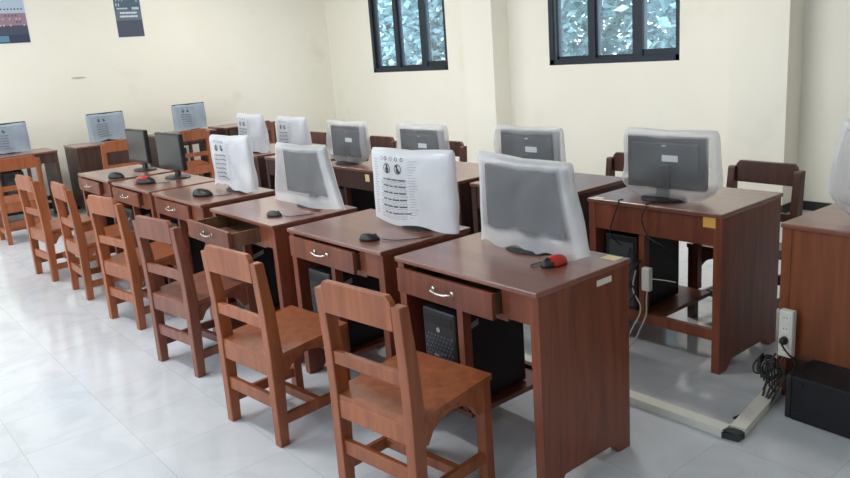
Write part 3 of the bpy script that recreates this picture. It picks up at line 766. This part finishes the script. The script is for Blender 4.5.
# ------------------------------------------------------------------ computer towers
def make_tower(label, loc, rot, group=None, side_label=False):
    """origin at bottom centre of the front face, front looks to local -y"""
    w, d, h = .185, .36, .385
    root = thing('computer_tower', label, 'computer', loc, rot, group)
    bm = bmesh.new(); box(bm, -w/2, w/2, .02, d, .006, h)
    for sx in (-1, 1):
        for yy in (.05, d-.05): box(bm, sx*(w/2-.03)-.012, sx*(w/2-.03)+.012, yy-.015, yy+.015, 0, .006)
    obj('case', bm, 'case', root, bevel=.004)
    bm = bmesh.new(); box(bm, -w/2, w/2, -.005, .02, .004, h+.002); fp = obj('front_panel', bm, 'black', root, bevel=.008)
    bm = bmesh.new()   # honeycomb grille studs
    for r in range(16):
        for c in range(8):
            x = -.07+c*.019+(r % 2)*.0095; z = .035+r*.0165
            if x > .075: continue
            vs = [(x+.0068*math.cos(PI/3*k+.52), z+.0068*math.sin(PI/3*k+.52)) for k in range(6)]
            prism(bm, vs, 'y', -.0075, -.004)
    obj('grille', bm, 'grille', fp)
    bm = bmesh.new(); box(bm, -.078, .078, -.008, -.004, .325, .362); obj('drive_bay', bm, 'case', fp, bevel=.002)
    bm = bmesh.new(); box(bm, -.025, .025, -.0105, -.006, .200, .207); obj('badge', bm, 'chrome', fp)
    bm = bmesh.new(); lathe(bm, [(.0001, 0), (.011, 0), (.011, .004), (.0001, .004)], n=18)
    bmesh.ops.rotate(bm, verts=bm.verts, cent=(0, 0, 0), matrix=Matrix.Rotation(PI/2, 3, 'X')); bmesh.ops.translate(bm, verts=bm.verts, vec=(0, -.005, .308)); obj('power_button', bm, 'chrome', fp)
    bm = bmesh.new()
    box(bm, -.07, .07, d, d+.002, h-.11, h-.03); box(bm, -.07, -.02, d, d+.003, .16, .27); box(bm, -.075, .075, d, d+.002, .03, .12)
    obj('rear_plate', bm, 'grey_dark', root)
    if side_label:
        bm = bmesh.new(); prism(bm, [(.045, .300), (.115, .318), (.115, .342), (.045, .324)], 'x', w/2, w/2+.001)
        obj('sticker', bm, 'grey_label', root)['label'] = 'pale label on the case side'
    return root
tf = 'computer towers under the front desk row'; tb = 'computer towers under the back desk row'
zS = .1905
t1 = make_tower('black computer tower with honeycomb front under the nearest desk', (Dx[0]+.237, -.002, zS), 0, tf, True)
tl = ['black tower under the second front-row desk', 'black tower under the desk with the open drawer', 'black tower under the fourth front-row desk', 'black tower under the desk with the far red mouse', 'black tower under the farthest front-row desk']
for i in range(1, 6):
    clone(t1, (Dx[i]+.237, .0, zS), R(drot[i]), tl[i-1], tf)
t2 = make_tower('black tower under the nearest back-row desk, seen from behind', (Exr[0]-EW+.195-.015, 1.265+.02+.36, zS), PI, tb)
tl = ['black tower under the second back-row desk from the right', 'black tower under the back-row desk hidden by the large printed bag', 'black tower under the desk with the small cream back label', 'black tower under the fifth back-row desk from the right', 'black tower under the far-end back-row desk']
for i in range(1, 6): clone(t2, (Exr[i]-EW+.18, 1.265+.02+.36, zS), PI, tl[i-1], tb)
# low black case lying on the floor at the right edge
t3 = clone(t2, (.312, 1.07+.0925, .0), 0, 'black computer case lying on the floor against the orange-brown desk')
if 'group' in t3: del t3['group']
t3.rotation_mode = 'QUATERNION'
t3.rotation_quaternion = (Matrix.Rotation(R(-3), 3, 'Z') @ Matrix(((0, 1, 0), (0, 0, 1), (1, 0, 0)))).to_quaternion(); t3.location = (.312, 1.072, .0935)
bpy.context.view_layer.update()
for i, lb in ((0, 'dark tower under the poster-wall desk at the left edge'), (2, 'dark tower under the poster-wall desk behind the ladder-back chair')):
    clone(t2, (-7.39, Gy[i]+.2, zS), R(90), lb, 'towers under the poster-wall desks')

# ------------------------------------------------------------------ floor trunking, power strips, cables
def trunk_run(name_root, p0, p1, w, h):
    bm = bmesh.new()
    a = Vector(p0); b = Vector(p1); d = (b-a).normalized(); s = Vector((-d.y, d.x, 0))*w/2
    for (za, zb, k) in ((0, h*.78, 1), (h*.78, h, 1.06)):
        q = [a-s*k, b-s*k, b+s*k, a+s*k]
        lo = [bm.verts.new((v.x, v.y, za+.0005)) for v in q]; hi = [bm.verts.new((v.x, v.y, zb+.0005)) for v in q]
        bm.faces.new(lo[::-1]); bm.faces.new(hi)
        for k2 in range(4): j = (k2+1) % 4; bm.faces.new([lo[k2], lo[j], hi[j], hi[k2]])
    return obj('trunking_run', bm, 'trunk', name_root)
root = thing('cable_trunking', 'off-white cable trunking bent in an L on the floor between the rows', 'cable trunking', (.205, .795, 0))
trunk_run(root, (-1.9, .0, 0), (.015, .0, 0), .055, .034)
trunk_run(root, (.045, .03, 0), (-.045, .62, 0), .055, .034)
bm = bmesh.new()
prism(bm, [(.012, -.032), (.075, -.020), (.078, .022), (.060, .030), (.020, .026)], 'z', .001, .026)
jb = obj('torn_corner', bm, 'black', root); jb['label'] = 'dark torn open corner of the trunking'
bm = bmesh.new()
for k in range(4): tube(bm, [(.0+.006*k, -.024+.01*k, .028), (.035, -.026+.009*k, .036), (.070, -.018+.009*k, .027)], .003, 6)
obj('loose_wires', bm, 'grey_dark', jb)

def power_strip(label, loc, rot, L, n, w=.058, plug=None):
    root = thing('power_strip', label, 'power strip', loc, rot)
    bm = bmesh.new(); box(bm, -w/2, w/2, -.035, 0, 0, L); body = obj('strip_body', bm, 'white_plastic', root, bevel=.006)
    for k in range(n):
        z = L*(k+.5)/n*.94+L*.03; bm = bmesh.new()
        lathe(bm, [(.021, 0), (.021, .003), (.017, .003), (.017, .0005), (.0001, .0005)], n=20)
        bmesh.ops.rotate(bm, verts=bm.verts, cent=(0, 0, 0), matrix=Matrix.Rotation(PI/2, 3, 'X')); bmesh.ops.translate(bm, verts=bm.verts, vec=(0, -.035, z))
        for q in (-.006, .006): box(bm, q-.002, q+.002, -.0368, -.035, z-.002, z+.002, 1)
        obj('socket', bm, ['trunk', 'black'], root)
    return root
ps = power_strip('white four-socket power strip hanging on the right-edge desk, black plug in it', (.248, 1.222, .205), R(-2), .20, 4)
bm = bmesh.new()
lathe(bm, [(.0001, 0), (.017, 0), (.016, .018), (.010, .030), (.0001, .032)], n=16)
bmesh.ops.rotate(bm, verts=bm.verts, cent=(0, 0, 0), matrix=Matrix.Rotation(PI/2, 3, 'X')); bmesh.ops.translate(bm, verts=bm.verts, vec=(.248, 1.186, .205+.075))
tube(bm, [(.248, 1.156, .28), (.262, 1.14, .27), (.285, 1.145, .24), (.30, 1.17, .21), (.285, 1.20, .16), (.255, 1.16, .10), (.235, 1.12, .03), (.23, 1.08, .006)], .004, 8)
tag(obj('plug', bm, 'cable_black', smooth=True), 'black power plug and lead pushed into the power strip at the right', 'plug')
ad = thing('power_adapter', 'small white extension block hanging behind the nearest back-row desk', 'power adapter', (-.447, 1.262, .335))
bm = bmesh.new(); box(bm, -.022, .022, -.030, 0, 0, .115); obj('adapter_body', bm, 'white_plastic', ad, bevel=.005)
bm = bmesh.new(); tube(bm, [(0, -.015, .002), (.0, -.02, -.05), (.004, -.03, -.12), (-.02, -.05, -.20), (-.05, -.06, -.27), (-.09, -.1, -.325)], .004, 8); obj('lead', bm, 'cable_white', ad, smooth=True)
bm = bmesh.new(); tube(bm, [(.02, -.012, .062), (.08, -.008, .066), (.15, -.006, .068)], .0025, 6); obj('thin_lead', bm, 'cable_white', ad, smooth=True)

def cable(name, label, pts, r=.0035, mat='cable_black', group=None):
    bm = bmesh.new(); tube(bm, pts, r, 8); return tag(obj(name, bm, mat, smooth=True), label, 'cable', group)
cable('monitor_cable', 'black cable running over the back edge of the nearest back-row desk, left one', [(-.62, 1.30, .754), (-.615, 1.262, .756), (-.61, 1.25, .74), (-.64, 1.248, .66), (-.655, 1.25, .58), (-.60, 1.30, .50)], .0032)
cable('monitor_cable', 'black cable looping down the back apron of the nearest back-row desk, right one', [(-.44, 1.36, .754), (-.452, 1.262, .756), (-.455, 1.25, .74), (-.475, 1.248, .68), (-.44, 1.25, .60), (-.36, 1.25, .565), (-.32, 1.29, .50)], .0032)
random.seed(12)
for k, (x0, lb) in enumerate(((-.57, 'black cable hanging by the back-row divider post, leftmost loop'), (-.54, 'black cable hanging by the back-row divider post, middle loop'), (-.505, 'black cable hanging by the back-row divider post, loop nearest the white block'))):
    cable('hanging_cable', lb, [(x0, 1.29, .52-.03*k), (x0+.02, 1.23, .47), (x0-.015, 1.20, .40), (x0+.025, 1.20, .33), (x0-.02, 1.19, .26), (x0+.01, 1.17, .17), (x0-.03, 1.12, .07), (x0-.06, 1.05, .005)], .004)
cable('hanging_cable', 'pale cable arcing down behind the nearest desk to the floor', [(-.52, 1.26, .42), (-.50, 1.21, .34), (-.45, 1.20, .26), (-.47, 1.17, .17), (-.52, 1.12, .06), (-.60, 1.02, .005)], .0036, 'cable_white')
for k, (dx, lb) in enumerate(((0, 'black lead dropping from the power strip to the floor trunking, left one'), (.022, 'black lead dropping from the power strip to the floor trunking, middle one'), (.04, 'black lead dropping from the power strip to the floor trunking, right one'))):
    cable('power_lead', lb, [(.205+dx, 1.205, .205), (.195+dx, 1.19, .17), (.215+dx, 1.18, .12), (.185+dx, 1.17, .07), (.195+dx*.6, 1.11, .02+.004*k), (.19+dx*.5, 1.02, .006+.004*k), (.175+dx*.4, .93, .006)], .0042)
bm = bmesh.new()
for k in range(6):
    x = .150+.012*k; q = random.uniform(-.02, .02)
    tube(bm, [(x-.02, 1.25+.01*k, .17-.01*k), (x-.045+q, 1.22, .12+.012*k), (x-.02, 1.19+q, .10), (x+.03, 1.20, .13+q), (x+.02+q, 1.23, .17-.01*k), (x-.01, 1.21, .14), (x+.01, 1.18, .09-.01*k)], .004, 6, 4)
tube(bm, [(.16, 1.235, .14), (.15, 1.25, .06), (.14, 1.24, .004)], .0045, 6)
tag(obj('cable_bundle', bm, 'cable_black', smooth=True), 'tangled bundle of black cables left of the power strip', 'cable')
for k, lb in enumerate(('black cable curling in the gap at the right of the nearest desk, upper loop', 'black cable curling in the gap at the right of the nearest desk, lower loop')):
    cable('computer_lead', lb, [(-.42+.05*k, .40, .50-.06*k), (-.36+.05*k, .44, .46-.06*k), (-.30+.05*k, .46, .40), (-.32+.04*k, .48, .30-.05*k), (-.38, .47, .24), (-.42, .44, .206)], .0035)
cable('computer_lead', 'pale cable below the nearest desk, looping behind its tower', [(-.40, .45, .42), (-.34, .50, .34), (-.26, .53, .22), (-.30, .60, .10), (-.45, .62, .03), (-.60, .66, .005)], .004, 'cable_white')

# ------------------------------------------------------------------ posters
def M2(name, col):
    M[name] = plain(name, col, .5); return name
for nm, c in (('p_sky', (178, 196, 214)), ('p_pink', (150, 124, 140)), ('p_dark', (72, 76, 96)), ('p_deep', (52, 60, 82)), ('p_teal', (92, 112, 124)), ('p_teal2', (74, 92, 106)), ('p_skin', (206, 182, 178)), ('p_white', (226, 230, 234)), ('p_blue', (96, 138, 166))): M2(nm, c)
def poster(label, y0, y1, z0, z1, bands, cells):
    root = thing('poster', label, 'poster', (XL, y0, z0), 0)
    x = .004; w = y1-y0; h = z1-z0
    bm = bmesh.new(); box(bm, 0, x, 0, w, 0, h); obj('sheet', bm, 'p_white', root)
    for (a, b, c, d, mt) in bands:
        bm = bmesh.new(); box(bm, x, x+.001, a*w, b*w, c*h, d*h); obj('printed_band', bm, mt, root)
    for nm, mt, L in cells:
        bm = bmesh.new()
        for (a, b, c, d) in L: box(bm, x+.001, x+.002, a*w, b*w, c*h, d*h)
        obj(nm, bm, mt, root)
    return root
random.seed(2)
faces = []; faces2 = []
for r in range(8):
    for c in range(16): (faces if random.random() < .5 else faces2).append((.03+c*.059, .03+c*.059+.026, .19+r*.042, .19+r*.042+.018+.006*random.random()))
poster('group photo poster at the top left with rows of small faces', .0, .590, 1.915, 2.75,
       [(.0, .985, .012, .12, 'p_deep'), (.0, .985, .12, .24, 'p_dark'), (0, .985, .24, .40, 'p_pink'), (0, .985, .40, 1, 'p_sky')],
       [('row_of_faces', 'p_skin' if k % 2 else 'p_dark', [q for q in faces if abs(q[2]-(.19+k*.042)) < .01]) for k in range(7)]+[('printed_shape', 'p_blue', [(.0, .62, .03, .11)])])
lines = []
for (c, a, b) in ((.47, .2, .82), (.40, .18, .84)):
    x = a
    while x < b: ww = random.uniform(.02, .05); lines.append((x, min(b, x+ww), c, c+.035)); x += ww+.012
figs = [(.10+k*.11, .14+k*.11, .72, .80) for k in range(3)]+[(.08, .12, .62, .68), (.17, .21, .62, .68), (.47, .52, .74, .82), (.84, .88, .70, .82)]
poster('dark teal poster with white lettering high on the left wall', 1.575, 1.905, 1.925, 2.52,
       [(.02, .99, .01, .34, 'p_dark'), (.02, .99, .34, .54, 'p_teal'), (.02, .99, .54, 1, 'p_teal2')],
       [('lettering', 'p_white', lines), ('highlight', 'p_sky', [(.10, .50, .56, .59)]), ('highlight', 'p_sky', [(.66, .92, .55, .60)])]+[('figure', 'p_sky', [q]) for q in figs])

# ------------------------------------------------------------------ camera
f, yaw, pitch, roll = 762.0, .8943116, .2459992, -.0756197
cam = bpy.data.cameras.new('camera'); co = bpy.data.objects.new('camera', cam); C.objects.link(co)
cam.sensor_fit = 'HORIZONTAL'; cam.sensor_width = 36; cam.lens = 36*f/850; cam.clip_start = .05
F = Vector((-math.sin(yaw)*math.cos(pitch), math.cos(yaw)*math.cos(pitch), -math.sin(pitch)))
r = F.cross(Vector((0, 0, 1))).normalized(); u = r.cross(F)
c, s = math.cos(roll), math.sin(roll); r2 = c*r+s*u; u2 = -s*r+c*u
mt = Matrix((r2, u2, -F)).transposed().to_4x4(); mt.translation = Vector((1.6000577, -1.7326526, 1.5409492))
co.matrix_world = mt
S = bpy.context.scene; S.camera = co
S.view_settings.view_transform = 'Standard'; S.view_settings.look = 'None'; S.view_settings.gamma = 1; S.view_settings.use_curve_mapping = False
S.view_settings.exposure = 1.0
S.cycles.use_denoising = True; S.cycles.max_bounces = 10; S.cycles.transparent_max_bounces = 24
S.cycles.sample_clamp_indirect = 6; S.cycles.caustics_reflective = False; S.cycles.caustics_refractive = False
